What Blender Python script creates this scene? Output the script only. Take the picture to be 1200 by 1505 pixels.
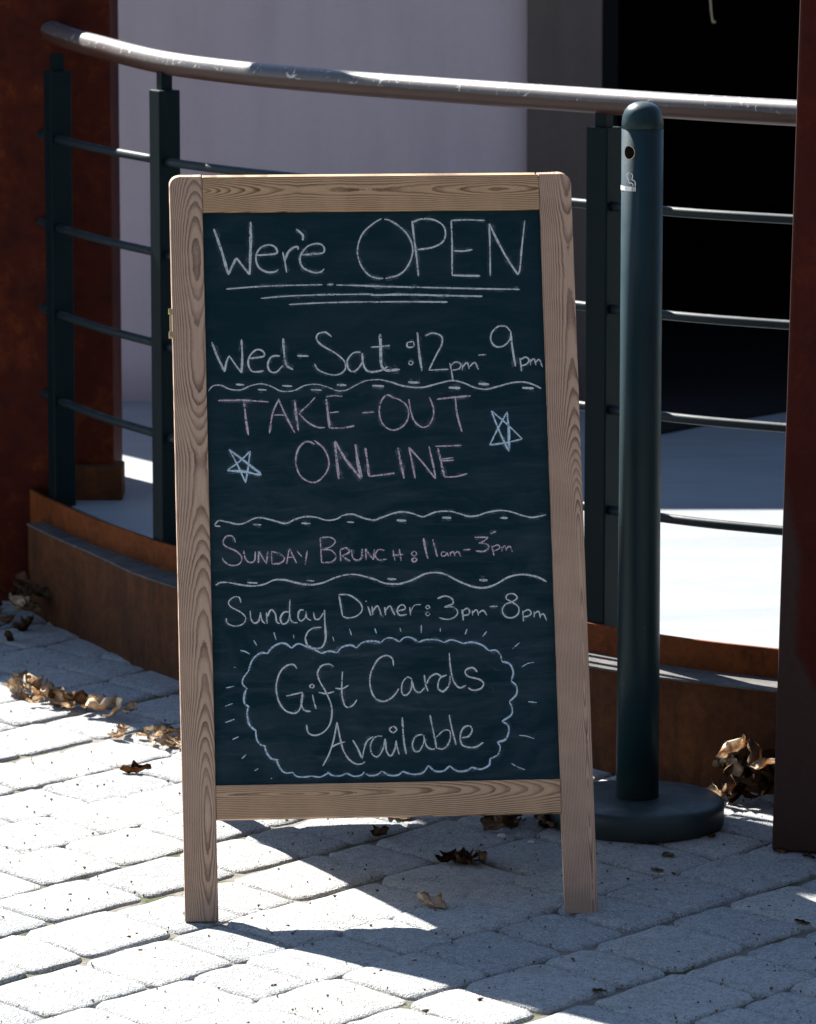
import bpy, bmesh, math, random
from mathutils import Vector, Matrix, noise
random.seed(7)
R = math.radians
for o in list(bpy.data.objects): bpy.data.objects.remove(o)
SC = bpy.context.scene
COL = SC.collection

# ------------------------------------------------------------------ camera
cam = bpy.data.objects.new('camera', bpy.data.cameras.new('camera'))
COL.objects.link(cam); SC.camera = cam
cam.location = (0, 0, 1.86)
cam.rotation_euler = (R(90 - 9.35), 0, 0)
cam.data.sensor_fit = 'HORIZONTAL'; cam.data.sensor_width = 36; cam.data.lens = 210
cam.data.clip_start = 0.1; cam.data.clip_end = 3000
cam.data.dof.use_dof = True; cam.data.dof.focus_distance = 7.68; cam.data.dof.aperture_fstop = 15

# ------------------------------------------------------------------ light
SUN_EL = R(41.3); SX, SY = -0.565, 0.825            # towards the sun, on the ground plan
w = bpy.data.worlds.new('World'); SC.world = w; w.use_nodes = True
nt = w.node_tree; bg = nt.nodes['Background']
sky = nt.nodes.new('ShaderNodeTexSky'); sky.sky_type = 'NISHITA'; sky.sun_disc = False
sky.sun_elevation = SUN_EL; sky.sun_rotation = math.atan2(SX, SY)
sky.air_density = 1.0; sky.dust_density = 0.1; sky.ozone_density = 1.0
nt.links.new(sky.outputs[0], bg.inputs[0]); bg.inputs[1].default_value = 0.058
sl = bpy.data.lights.new('sun', 'SUN'); sl.energy = 5.0; sl.angle = R(0.5); sl.color = (1, 0.96, 0.90)
sun = bpy.data.objects.new('sun', sl); COL.objects.link(sun)
sd = Vector((SX * math.cos(SUN_EL), SY * math.cos(SUN_EL), math.sin(SUN_EL))).normalized()
sun.rotation_euler = sd.to_track_quat('Z', 'Y').to_euler(); sun.location = (-3, 5, 6)
SC.view_settings.view_transform = 'Standard'; SC.view_settings.look = 'None'
SC.view_settings.gamma = 1; SC.view_settings.use_curve_mapping = False
SC.view_settings.exposure = 2.02
SC.render.engine = 'CYCLES'

# ------------------------------------------------------------------ material helpers
class N:
    """tiny node builder"""
    def __init__(s, name):
        s.m = bpy.data.materials.new(name); s.m.use_nodes = True
        s.t = s.m.node_tree; s.b = s.t.nodes['Principled BSDF']; s.o = s.t.nodes['Material Output']
    def n(s, kind, **kw):
        q = s.t.nodes.new('ShaderNode' + kind)
        ins = kw.pop('ins', {})
        for k, v in kw.items(): setattr(q, k, v)
        for k, v in ins.items(): s.put(q.inputs[k], v)
        return q
    def put(s, sock, v):
        if hasattr(v, 'is_output') or isinstance(v, bpy.types.NodeSocket): s.t.links.new(v, sock)
        else: sock.default_value = v
    def coord(s, scale=(1, 1, 1), rnd=True):
        c = s.n('TexCoord').outputs['Object']
        if rnd:
            oi = s.n('ObjectInfo').outputs['Random']
            k = s.n('VectorMath', operation='SCALE', ins={0: (31.0, 17.0, 23.0), 3: oi}).outputs[0]
            c = s.n('VectorMath', operation='ADD', ins={0: c, 1: k}).outputs[0]
        return s.n('VectorMath', operation='MULTIPLY', ins={0: c, 1: scale}).outputs[0]
    def world(s, scale=(1, 1, 1)):
        c = s.n('NewGeometry').outputs['Position']
        return s.n('VectorMath', operation='MULTIPLY', ins={0: c, 1: scale}).outputs[0]
    def noise(s, vec, scale, detail=4, rough=0.55, dist=0.0):
        return s.n('TexNoise', ins={'Vector': vec, 'Scale': scale, 'Detail': detail, 'Roughness': rough, 'Distortion': dist}).outputs['Fac']
    def ramp(s, fac, stops, interp='LINEAR'):
        q = s.n('ValToRGB', ins={'Fac': fac}); cr = q.color_ramp; cr.interpolation = interp
        while len(cr.elements) < len(stops): cr.elements.new(0.5)
        for e, (p, c) in zip(cr.elements, stops):
            e.position = p; e.color = c if len(c) == 4 else (*c, 1)
        return q.outputs['Color']
    def mix(s, f, a, b, mode='MIX'):
        q = s.n('Mix', data_type='RGBA', blend_type=mode)
        s.put(q.inputs[0], f); s.put(q.inputs[6], (*a, 1) if isinstance(a, tuple) else a); s.put(q.inputs[7], (*b, 1) if isinstance(b, tuple) else b)
        return q.outputs[2]
    def math(s, op, a, b=0.0, c=0.0, clamp=False):
        return s.n('Math', operation=op, use_clamp=clamp, ins={0: a, 1: b, 2: c}).outputs[0]
    def bump(s, h, strength=0.3, dist=0.002):
        q = s.n('Bump', ins={'Height': h, 'Strength': strength, 'Distance': dist}); s.put(s.b.inputs['Normal'], q.outputs[0])
    def set(s, col=None, rough=None, metal=None, spec=None):
        if col is not None: s.put(s.b.inputs['Base Color'], (*col, 1) if isinstance(col, tuple) else col)
        if rough is not None: s.put(s.b.inputs['Roughness'], rough)
        if metal is not None: s.put(s.b.inputs['Metallic'], metal)
        if spec is not None: s.put(s.b.inputs['Specular IOR Level'], spec)
        return s.m

def g(v): return (v, v, v)

def mat_paver(name='tumbled_concrete', base=(0.385, 0.392, 0.388)):
    k = N(name); w_ = k.world()
    rnd = k.n('ObjectInfo').outputs['Random']
    big = k.noise(w_, 5, 3); mid = k.noise(w_, 38, 5, 0.65); fine = k.noise(w_, 260, 3, 0.7)
    vor = k.n('TexVoronoi', ins={'Vector': w_, 'Scale': 330.0})
    c = k.mix(big, tuple(x * 0.8 for x in base), tuple(x * 1.12 for x in base))
    c = k.mix(k.ramp(mid, [(0.33, g(1)), (0.55, g(0))]), c, tuple(x * 0.74 for x in base))
    tint = k.mix(rnd, (0.86, 0.88, 0.91), (1.10, 1.08, 1.05))
    c = k.mix(1.0, c, tint, 'MULTIPLY')
    spk = k.ramp(k.n('SeparateColor', ins={0: vor.outputs['Color']}).outputs[0], [(0.80, g(0)), (0.92, g(1))])
    c = k.mix(k.math('MULTIPLY', spk, 0.6), c, (0.56, 0.55, 0.53))
    spk2 = k.ramp(k.n('SeparateColor', ins={0: vor.outputs['Color']}).outputs[1], [(0.82, g(0)), (0.92, g(1))])
    c = k.mix(k.math('MULTIPLY', spk2, 0.6), c, (0.13, 0.128, 0.12))
    stain = k.ramp(k.noise(w_, 3.1, 5, 0.7, 0.6), [(0.60, g(0)), (0.76, g(1))])
    c = k.mix(k.math('MULTIPLY', stain, 0.55), c, (0.22, 0.195, 0.16))
    mo = k.ramp(k.noise(w_, 14, 4, 0.75), [(0.66, g(0)), (0.74, g(0.7))])
    c = k.mix(mo, c, (0.15, 0.145, 0.11))
    h = k.math('ADD', k.math('MULTIPLY', mid, 1.0), k.math('MULTIPLY', fine, 0.8))
    h = k.math('ADD', h, k.math('MULTIPLY', vor.outputs['Distance'], 0.4))
    k.bump(h, 1.0, 0.0065)
    return k.set(c, 0.93, 0, 0.25)

def mat_ground():
    k = N('joint_sand'); w_ = k.world()
    a = k.noise(w_, 120, 4, 0.7); b = k.noise(w_, 9, 3)
    c = k.mix(a, (0.10, 0.09, 0.078), (0.26, 0.24, 0.21))
    c = k.mix(k.ramp(b, [(0.45, g(0)), (0.62, g(1))]), c, (0.06, 0.065, 0.03))
    k.bump(a, 1.0, 0.006)
    return k.set(c, 0.95, 0, 0.2)

def mat_floor():
    k = N('terrace_concrete'); w_ = k.world()
    a = k.noise(w_, 6, 4); b = k.noise(w_, 90, 4, 0.7); s_ = k.noise(k.world((1, 3.2, 1)), 2.1, 4, 0.6, 0.8)
    c = k.mix(a, (0.19, 0.205, 0.218), (0.25, 0.262, 0.27))
    c = k.mix(k.ramp(s_, [(0.42, g(0)), (0.7, g(0.6))]), c, (0.16, 0.175, 0.185))
    k.bump(k.math('ADD', a, k.math('MULTIPLY', b, 0.5)), 0.4, 0.003)
    return k.set(c, 0.5, 0, 0.35)

def mat_rust(name, dark, mid, hot, sc=1.0, streak=True, rough=0.8):
    k = N(name); w_ = k.world()
    a = k.noise(w_, 7 * sc, 6, 0.68, 0.5); b = k.noise(w_, 60 * sc, 4, 0.7)
    c = k.ramp(k.math('ADD', k.math('MULTIPLY', a, 0.62), k.math('MULTIPLY', b, 0.38)), [(0.36, dark), (0.52, mid), (0.76, hot)])
    if streak:
        st = k.noise(k.world((16, 16, 1.1)), 2.2, 4, 0.6)
        c = k.mix(k.ramp(st, [(0.55, g(0)), (0.80, g(0.35))]), c, (0.10, 0.055, 0.035))
        st2 = k.noise(k.world((9, 9, 1.6)), 1.7, 5, 0.7, 0.8)
        c = k.mix(k.ramp(st2, [(0.52, g(0)), (0.72, g(0.6))]), c, (0.022, 0.009, 0.006))
    k.bump(k.math('ADD', a, b), 0.35, 0.002)
    return k.set(c, rough, 0, 0.12)

def mat_paint(name, col, rough=0.42, chips=0.5, spec=0.2):
    k = N(name); w_ = k.world()
    a = k.noise(w_, 14, 4, 0.6); b = k.noise(w_, 150, 3, 0.6)
    c = k.mix(a, tuple(x * 0.75 for x in col), tuple(x * 1.3 for x in col))
    c = k.mix(k.ramp(k.noise(w_, 46, 5, 0.75), [(0.66, g(0)), (0.78, g(chips))]), c, tuple(0.5 * x + 0.05 for x in col))
    # dust lying on upward faces and splashed up near the ground
    ge = k.n('NewGeometry'); nz = k.n('SeparateXYZ', ins={0: ge.outputs['Normal']}).outputs[2]; pz = k.n('SeparateXYZ', ins={0: ge.outputs['Position']}).outputs[2]
    dn = k.noise(w_, 34, 5, 0.75)
    up = k.math('MULTIPLY', k.ramp(nz, [(0.6, g(0)), (0.95, g(1))]), k.ramp(dn, [(0.45, g(0.06)), (0.70, g(0.55))]))
    lowz = k.math('MULTIPLY', k.ramp(k.math('ADD', pz, k.math('MULTIPLY', dn, 0.08)), [(0.03, g(0.55)), (0.15, g(0))]), dn)
    c = k.mix(k.math('MAXIMUM', up, lowz), c, (0.13, 0.125, 0.11))
    scr = k.ramp(k.noise(k.world((60, 60, 5)), 2.0, 4, 0.8, 0.6), [(0.66, g(0)), (0.72, g(0.35))])
    c = k.mix(scr, c, (0.06, 0.075, 0.08))
    k.bump(b, 0.12, 0.001)
    r = k.math('MULTIPLY_ADD', a, 0.25, rough - 0.12)
    return k.set(c, r, 0, spec)

def mat_handrail():
    k = N('worn_handrail_paint'); w_ = k.world()
    a = k.noise(w_, 11, 5, 0.65, 0.3); b = k.noise(w_, 90, 4, 0.7)
    nz = k.n('SeparateXYZ', ins={0: k.n('NewGeometry').outputs['Normal']}).outputs[2]
    c = k.mix(a, (0.040, 0.032, 0.032), (0.10, 0.086, 0.086))
    c = k.mix(k.ramp(b, [(0.62, g(0)), (0.70, g(0.8))]), c, (0.42, 0.40, 0.38))
    scuff = k.ramp(k.noise(w_, 33, 3, 0.8, 1.5), [(0.63, g(0)), (0.66, g(1))])
    c = k.mix(k.math('MULTIPLY', scuff, 0.7), c, (0.55, 0.53, 0.5))
    # rain never washes the underside: rust film stays there
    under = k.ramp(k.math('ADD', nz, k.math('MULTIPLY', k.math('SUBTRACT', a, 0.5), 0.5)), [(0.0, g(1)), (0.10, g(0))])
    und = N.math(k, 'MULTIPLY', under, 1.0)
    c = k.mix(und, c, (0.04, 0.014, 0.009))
    k.bump(b, 0.2, 0.001)
    return k.set(c, k.math('MULTIPLY_ADD', a, 0.25, 0.34), 0.0, 0.4)

def mat_wood(name, seed, along=2, tone=(1, 1, 1), axis_x=0.0, tilt=0.05, freq=1.0):
    """growth rings cut by the face; x across the board, z (or x) along it."""
    k = N(name)
    c = k.n('TexCoord').outputs['Object']
    s = k.n('SeparateXYZ', ins={0: c})
    L = s.outputs[2] if along == 2 else s.outputs[0]
    A = s.outputs[0] if along == 2 else s.outputs[2]
    D = s.outputs[1]
    Lv = k.n('CombineXYZ', ins={0: k.math('MULTIPLY', A, 0.6), 1: D, 2: k.math('MULTIPLY', L, 1.0)}).outputs[0]
    Lv = k.n('VectorMath', operation='ADD', ins={0: Lv, 1: (seed * 1.7, seed * 0.9, seed * 2.3)}).outputs[0]
    warp = k.math('SUBTRACT', k.noise(Lv, 2.3, 1, 0.4), 0.5)
    warp2 = k.math('SUBTRACT', k.noise(Lv, 7.0, 2, 0.4), 0.5)
    X = k.math('ADD', k.math('SUBTRACT', A, axis_x), k.math('MULTIPLY', warp2, 0.006))
    Y = k.math('ADD', k.math('ADD', k.math('MULTIPLY', L, tilt), k.math('MULTIPLY', warp, 0.10)), 0.012)
    r = k.math('SQRT', k.math('ADD', k.math('MULTIPLY', k.math('MULTIPLY', X, X), 1.6), k.math('MULTIPLY', Y, Y)))
    ph = k.math('ADD', k.math('MULTIPLY', r, 310.0 * freq), k.math('MULTIPLY', k.noise(Lv, 4.0, 2), 3.0))
    fr = k.math('FRACT', k.math('ADD', ph, k.math('MULTIPLY', k.noise(Lv, 30, 4, 0.7), 0.9)))
    ring = k.ramp(fr, [(0.0, g(0.05)), (0.38, g(0.06)), (0.70, g(0.75)), (0.85, g(1.0)), (0.93, g(0.9)), (1.0, g(0.05))])
    fib = k.noise(k.n('VectorMath', operation='MULTIPLY', ins={0: Lv, 1: (900, 60, 22)}).outputs[0], 1.0, 4, 0.65)
    blot = k.noise(Lv, 7, 3)
    lo = tuple(a * b for a, b in zip((0.53, 0.372, 0.252), tone)); hi = tuple(a * b for a, b in zip((0.065, 0.030, 0.021), tone))
    faint = k.ramp(k.noise(Lv, 16, 3, 0.6), [(0.35, g(0.55)), (0.58, g(1.0))])
    col = k.mix(k.math('MULTIPLY', ring, faint), lo, hi)
    col = k.mix(k.ramp(fib, [(0.38, g(0.45)), (0.58, g(0))]), col, tuple(x * 0.62 for x in lo))
    col = k.mix(k.math('MULTIPLY', blot, 0.35), col, tuple(x * 0.75 for x in lo))
    if along == 2:                                   # splash dirt on the feet
        dirt = k.ramp(k.math('ADD', L, k.math('MULTIPLY', k.noise(Lv, 26, 4), 0.12)), [(0.06, g(0.6)), (0.13, g(0))])
        col = k.mix(dirt, col, (0.16, 0.13, 0.105))
    sp = k.ramp(k.noise(Lv, 120, 3, 0.8), [(0.70, g(0)), (0.76, g(0.7))])
    col = k.mix(sp, col, (0.14, 0.09, 0.065))
    k.bump(k.math('SUBTRACT', fib, k.math('MULTIPLY', ring, 0.7)), 0.35, 0.0012)
    return k.set(col, 0.68, 0, 0.3)

def mat_board():
    k = N('slate_green_chalkboard'); c = k.coord(rnd=False)
    sm = k.noise(k.n('VectorMath', operation='MULTIPLY', ins={0: c, 1: (1, 1, 3)}).outputs[0], 5, 5, 0.65, 1.4)
    sm2 = k.noise(k.n('VectorMath', operation='MULTIPLY', ins={0: c, 1: (3, 1, 24)}).outputs[0], 3.5, 5, 0.7, 0.4)
    z = k.n('SeparateXYZ', ins={0: c}).outputs[2]
    low = k.ramp(z, [(0.45, g(1)), (0.95, g(0.35))])
    f = k.math('MULTIPLY', k.math('MULTIPLY', k.ramp(sm, [(0.40, g(0)), (0.75, g(1))]), 0.20), low)
    f2 = k.math('MULTIPLY', k.math('MULTIPLY', k.ramp(sm2, [(0.52, g(0)), (0.80, g(1))]), 0.20), low)
    col = k.mix(k.math('ADD', f, f2), (0.0032, 0.0205, 0.0290), (0.13, 0.16, 0.18))
    sc_ = k.noise(k.n('VectorMath', operation='MULTIPLY', ins={0: c, 1: (40, 1, 300)}).outputs[0], 1.0, 3, 0.8)
    col = k.mix(k.ramp(sc_, [(0.64, g(0)), (0.74, g(0.16))]), col, (0.12, 0.15, 0.17))
    k.bump(k.noise(c, 420, 2), 0.12, 0.0005)
    return k.set(col, 0.65, 0, 0.10)

def mat_chalk(name, col, cover=0.62):
    k = N(name); c = k.coord(rnd=False)
    n1 = k.noise(c, 330, 3, 0.8); n2 = k.noise(c, 60, 4, 0.7)
    f = k.ramp(k.math('ADD', k.math('MULTIPLY', n1, 0.75), k.math('MULTIPLY', n2, 0.35)), [(0.68 - cover * 0.42, g(0.10)), (0.84 - cover * 0.42, g(0.95))])
    tr = k.n('BsdfTransparent'); mx = k.n('MixShader'); k.put(mx.inputs[0], f)
    k.set(col, 0.95, 0, 0.1)
    k.t.links.new(tr.outputs[0], mx.inputs[1]); k.t.links.new(k.b.outputs[0], mx.inputs[2]); k.t.links.new(mx.outputs[0], k.o.inputs['Surface'])
    return k.m

def mat_wall(name, a, b, sc=1.0, bump=0.3):
    k = N(name); w_ = k.world()
    n1 = k.noise(w_, 1.6 * sc, 4, 0.6); n2 = k.noise(w_, 55 * sc, 5, 0.7); n3 = k.noise(k.world((7, 7, 0.8)), 1.6 * sc, 3)
    c = k.mix(n1, a, b)
    c = k.mix(k.ramp(n3, [(0.42, g(0)), (0.75, g(0.32))]), c, tuple(x * 0.72 for x in a))
    c = k.mix(k.math('MULTIPLY', n2, 0.35), c, tuple(x * 0.7 for x in a))
    z = k.n('SeparateXYZ', ins={0: k.n('NewGeometry').outputs['Position']}).outputs[2]
    foot_band = k.ramp(k.math('ADD', z, k.math('MULTIPLY', n1, 0.08)), [(0.27, g(0.55)), (0.36, g(0))])  # darker band along the foot of the wall
    c = k.mix(foot_band, c, tuple(x * 0.5 for x in a))
    k.bump(n2, bump, 0.004)
    return k.set(c, 0.9, 0, 0.2)

def mat_leaf(name, a, b, c2):
    k = N(name); c = k.coord(); rnd = k.n('ObjectInfo').outputs['Random']
    n1 = k.noise(c, 45, 4, 0.7); n2 = k.noise(c, 160, 3)
    col = k.mix(rnd, a, b); col = k.mix(k.ramp(n1, [(0.42, g(0)), (0.62, g(1))]), col, c2)
    k.bump(n2, 0.5, 0.002)
    k.set(col, 0.85, 0, 0.15)
    return k.m

M = dict(
    paver=mat_paver(), ground=mat_ground(), floor=mat_floor(),
    rust_wall=mat_rust('weathered_brown_steel', (0.040, 0.015, 0.006), (0.075, 0.027, 0.010), (0.15, 0.055, 0.017)),
    rust_kick=mat_rust('orange_rusted_steel', (0.065, 0.016, 0.004), (0.13, 0.035, 0.008), (0.20, 0.065, 0.016), 1.2, False),
    rust_col=mat_rust('dark_rusted_steel', (0.020, 0.0026, 0.0015), (0.048, 0.0065, 0.0020), (0.15, 0.035, 0.006), 0.6, False, 0.7),
    ledge=mat_rust('ledge_steel', (0.045, 0.043, 0.043), (0.09, 0.085, 0.08), (0.17, 0.15, 0.13), 2.5, False),
    post=mat_paint('dark_green_post_paint', (0.0022, 0.0085, 0.0115), 0.45, 0.10, 0.07),
    ash=mat_paint('teal_receptacle_paint', (0.006, 0.026, 0.033), 0.42, 0.9, 0.22),
    rod=mat_paint('grey_green_rod_paint', (0.009, 0.017, 0.021), 0.5, 0.4, 0.15),
    handrail=mat_handrail(), board=mat_board(),
    wood_l=mat_wood('left_stile_wood', 1.3, 2, (0.98, 0.95, 0.98), 0.012, 0.045, 1.05),
    wood_r=mat_wood('right_stile_wood', 4.1, 2, (0.98, 0.94, 0.97), 0.018, 0.02, 1.1),
    wood_t=mat_wood('top_rail_wood', 7.7, 0, (1.08, 0.98, 0.80), 0.006, 0.05, 1.0),
    wood_b=mat_wood('bottom_rail_wood', 9.2, 0, (1.05, 0.98, 0.86), 0.012, 0.055, 0.95),
    stucco=mat_wall('lavender_grey_stucco', (0.41, 0.375, 0.41), (0.53, 0.485, 0.52)),
    stone=mat_wall('dark_board_marked_concrete', (0.080, 0.070, 0.064), (0.135, 0.118, 0.108), 1.6, 0.8),
    dark=mat_wall('charcoal_and_doorway_shade', (0.006, 0.006, 0.007), (0.010, 0.010, 0.012)),
    leaf_tan=mat_leaf('dry_tan_leaf', (0.62, 0.56, 0.46), (0.48, 0.38, 0.27), (0.30, 0.17, 0.08)),
    leaf_brown=mat_leaf('dry_brown_leaf', (0.10, 0.055, 0.03), (0.21, 0.135, 0.075), (0.06, 0.03, 0.018)),
    white=mat_chalk('white_chalk', (0.56, 0.60, 0.61), 0.66), pink=mat_chalk('pink_chalk', (0.58, 0.47, 0.54), 0.60),
    blue=mat_chalk('pale_blue_chalk', (0.46, 0.62, 0.74), 0.66), ghost=mat_chalk('rubbed_out_chalk', (0.12, 0.16, 0.18), 0.10),
)
k = N('brass'); M['brass'] = k.set((0.55, 0.42, 0.2), 0.35, 0.9)
k = N('black_hole'); M['hole'] = k.set((0.002, 0.002, 0.002), 0.9, 0, 0.1)
k = N('white_print'); M['print'] = k.set((0.8, 0.82, 0.84), 0.5)
k = N('grey_rim'); M['rim'] = k.set((0.30, 0.29, 0.25), 0.35, 0.5)
k = N('pebble'); kn = k.noise(k.coord(), 60, 3); M['pebble'] = k.set(k.mix(kn, (0.34, 0.32, 0.29), (0.55, 0.53, 0.5)), 0.9)
k = N('dry_stem'); M['stem'] = k.set((0.42, 0.34, 0.22), 0.7)

# ------------------------------------------------------------------ object helpers
def link(name, mesh, parent=None, mat=None):
    o = bpy.data.objects.new(name, mesh); COL.objects.link(o)
    if parent: o.parent = parent
    if mat and mesh and not mesh.materials: mesh.materials.append(mat)
    return o
def tag(o, label=None, cat=None, group=None, kind=None):
    for a, v in (('label', label), ('category', cat), ('group', group), ('kind', kind)):
        if v: o[a] = v
    return o
def empty(name, loc=(0, 0, 0), rot=(0, 0, 0), parent=None):
    o = bpy.data.objects.new(name, None); o.empty_display_size = 0.1; COL.objects.link(o); o.location = loc; o.rotation_euler = rot
    if parent: o.parent = parent
    return o
def fin(bm, name, smooth=False):
    bmesh.ops.recalc_face_normals(bm, faces=bm.faces)
    me = bpy.data.meshes.new(name); bm.to_mesh(me); bm.free()
    if smooth:
        for p in me.polygons: p.use_smooth = True
    return me
def add_box(bm, x0, x1, y0, y1, z0, z1, bev=0.0, seg=2):
    vs = [bm.verts.new((x, y, z)) for x in (x0, x1) for y in (y0, y1) for z in (z0, z1)]
    fs = [bm.faces.new([vs[i] for i in q]) for q in ((0, 1, 3, 2), (4, 6, 7, 5), (0, 4, 5, 1), (2, 3, 7, 6), (0, 2, 6, 4), (1, 5, 7, 3))]
    if bev:
        es = list({e for f in fs for e in f.edges})
        bmesh.ops.bevel(bm, geom=es, offset=bev, segments=seg, affect='EDGES', profile=0.5)
def box(name, x0, x1, y0, y1, z0, z1, mat, parent=None, bev=0.0, seg=2):
    bm = bmesh.new(); add_box(bm, x0, x1, y0, y1, z0, z1, bev, seg)
    return link(name, fin(bm, name), parent, mat)
def tube(name, pts, r, mat, parent=None, n=20, cap=True):
    bm = bmesh.new(); rings = []
    pts = [Vector(p) for p in pts]
    for i, p in enumerate(pts):
        t = (pts[min(i + 1, len(pts) - 1)] - pts[max(i - 1, 0)]).normalized()
        up = Vector((0, 0, 1)) if abs(t.z) < 0.9 else Vector((1, 0, 0))
        a = t.cross(up).normalized(); b = a.cross(t).normalized()
        rr = r[i] if isinstance(r, (list, tuple)) else r
        rings.append([bm.verts.new(p + rr * (a * math.cos(q) + b * math.sin(q))) for q in [2 * math.pi * j / n for j in range(n)]])
    for A, B in zip(rings, rings[1:]):
        for j in range(n): bm.faces.new((A[j], A[(j + 1) % n], B[(j + 1) % n], B[j])).smooth = True
    if cap:
        bm.faces.new(rings[0]); bm.faces.new(rings[-1])
    return link(name, fin(bm, name), parent, mat)
def lathe(name, prof, mat, parent=None, n=64, smooth=True):
    bm = bmesh.new(); rings = []
    for r, z in prof:
        if r < 1e-6: rings.append([bm.verts.new((0, 0, z))])
        else: rings.append([bm.verts.new((r * math.cos(2 * math.pi * j / n), r * math.sin(2 * math.pi * j / n), z)) for j in range(n)])
    for A, B in zip(rings, rings[1:]):
        for j in range(n):
            a, b = A[j % len(A)], A[(j + 1) % len(A)]; c, d = B[(j + 1) % len(B)], B[j % len(B)]
            q = []
            for v in (a, b, c, d):
                if v not in q: q.append(v)
            if len(q) > 2: bm.faces.new(q).smooth = smooth
    return link(name, fin(bm, name), parent, mat)
def catmull(P, n=8):
    P = [Vector(p) for p in P]
    if len(P) < 3: return P
    Q = [2 * P[0] - P[1]] + P + [2 * P[-1] - P[-2]]; out = []
    for i in range(1, len(Q) - 2):
        a, b, c, d = Q[i - 1], Q[i], Q[i + 1], Q[i + 2]
        for k_ in range(n):
            t = k_ / n
            out.append(0.5 * ((2 * b) + (c - a) * t + (2 * a - 5 * b + 4 * c - d) * t * t + (3 * b - a - 3 * c + d) * t ** 3))
    out.append(P[-1]); return out

# ------------------------------------------------------------------ the terrace curve
CURVE = catmull([(-0.86, 10.34, 0), (-0.80, 10.17, 0), (-0.745, 10.02, 0), (-0.63, 9.755, 0), (-0.53, 9.565, 0), (-0.45, 9.42, 0), (-0.32, 9.25, 0), (-0.13, 9.05, 0),
                 (0.04, 8.89, 0), (0.25, 8.69, 0), (0.48, 8.47, 0), (0.67, 8.345, 0), (0.90, 8.22, 0), (1.25, 8.06, 0), (1.8, 7.87, 0), (2.6, 7.7, 0)], 6)
def offs(i, d):
    a = CURVE[max(i - 1, 0)]; b = CURVE[min(i + 1, len(CURVE) - 1)]; t = (b - a).normalized()
    return CURVE[i] + Vector((t.y, -t.x, 0)) * d        # to the outside (towards the street)
def band(name, d0, d1, z0, z1, mat, parent=None, lo=0, hi=None):
    """solid strip following the curve between offsets d0 (inner) and d1 (outer)"""
    hi = len(CURVE) if hi is None else hi
    bm = bmesh.new(); rows = []
    for i in range(lo, hi):
        dd = d1 if d1 < 0.1 else d1 - 0.056 * min(max((-0.30 - CURVE[i].x) / 0.30, 0), 1)
        a, b = offs(i, d0), offs(i, dd)
        if d1 > 0.1 and b.x < -0.815: continue
        rows.append([bm.verts.new((a.x, a.y, z0)), bm.verts.new((b.x, b.y, z0)), bm.verts.new((b.x, b.y, z1)), bm.verts.new((a.x, a.y, z1))])
    for A, B in zip(rows, rows[1:]):
        for j in range(4): bm.faces.new((A[j], A[(j + 1) % 4], B[(j + 1) % 4], B[j]))
    bm.faces.new(rows[0]); bm.faces.new(rows[-1])
    return link(name, fin(bm, name), parent, mat)
def ycurve(x):
    for a, b in zip(CURVE, CURVE[1:]):
        if a.x <= x <= b.x: return a.y + (b.y - a.y) * (x - a.x) / (b.x - a.x)
    return CURVE[0].y + 2 if x < CURVE[0].x else CURVE[-1].y

# ------------------------------------------------------------------ ground and paving
bm = bmesh.new()
for q in [[(-600, -600), (600, -600), (600, 600), (-600, 600)]]:
    bm.faces.new([bm.verts.new((x, y, -0.0075)) for x, y in q])
gnd = tag(link('ground', fin(bm, 'ground'), None, M['ground']), kind='structure')

def inside_terrace(x, y): return y > ycurve(x) - 0.02 and x > -0.9
RV = Vector((math.cos(R(50)), math.sin(R(50)))); CV = Vector((math.cos(R(-50)), math.sin(R(-50))))
ORG = Vector((-0.636, 7.21))
pav = tag(empty('paving'), kind='structure')

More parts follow.
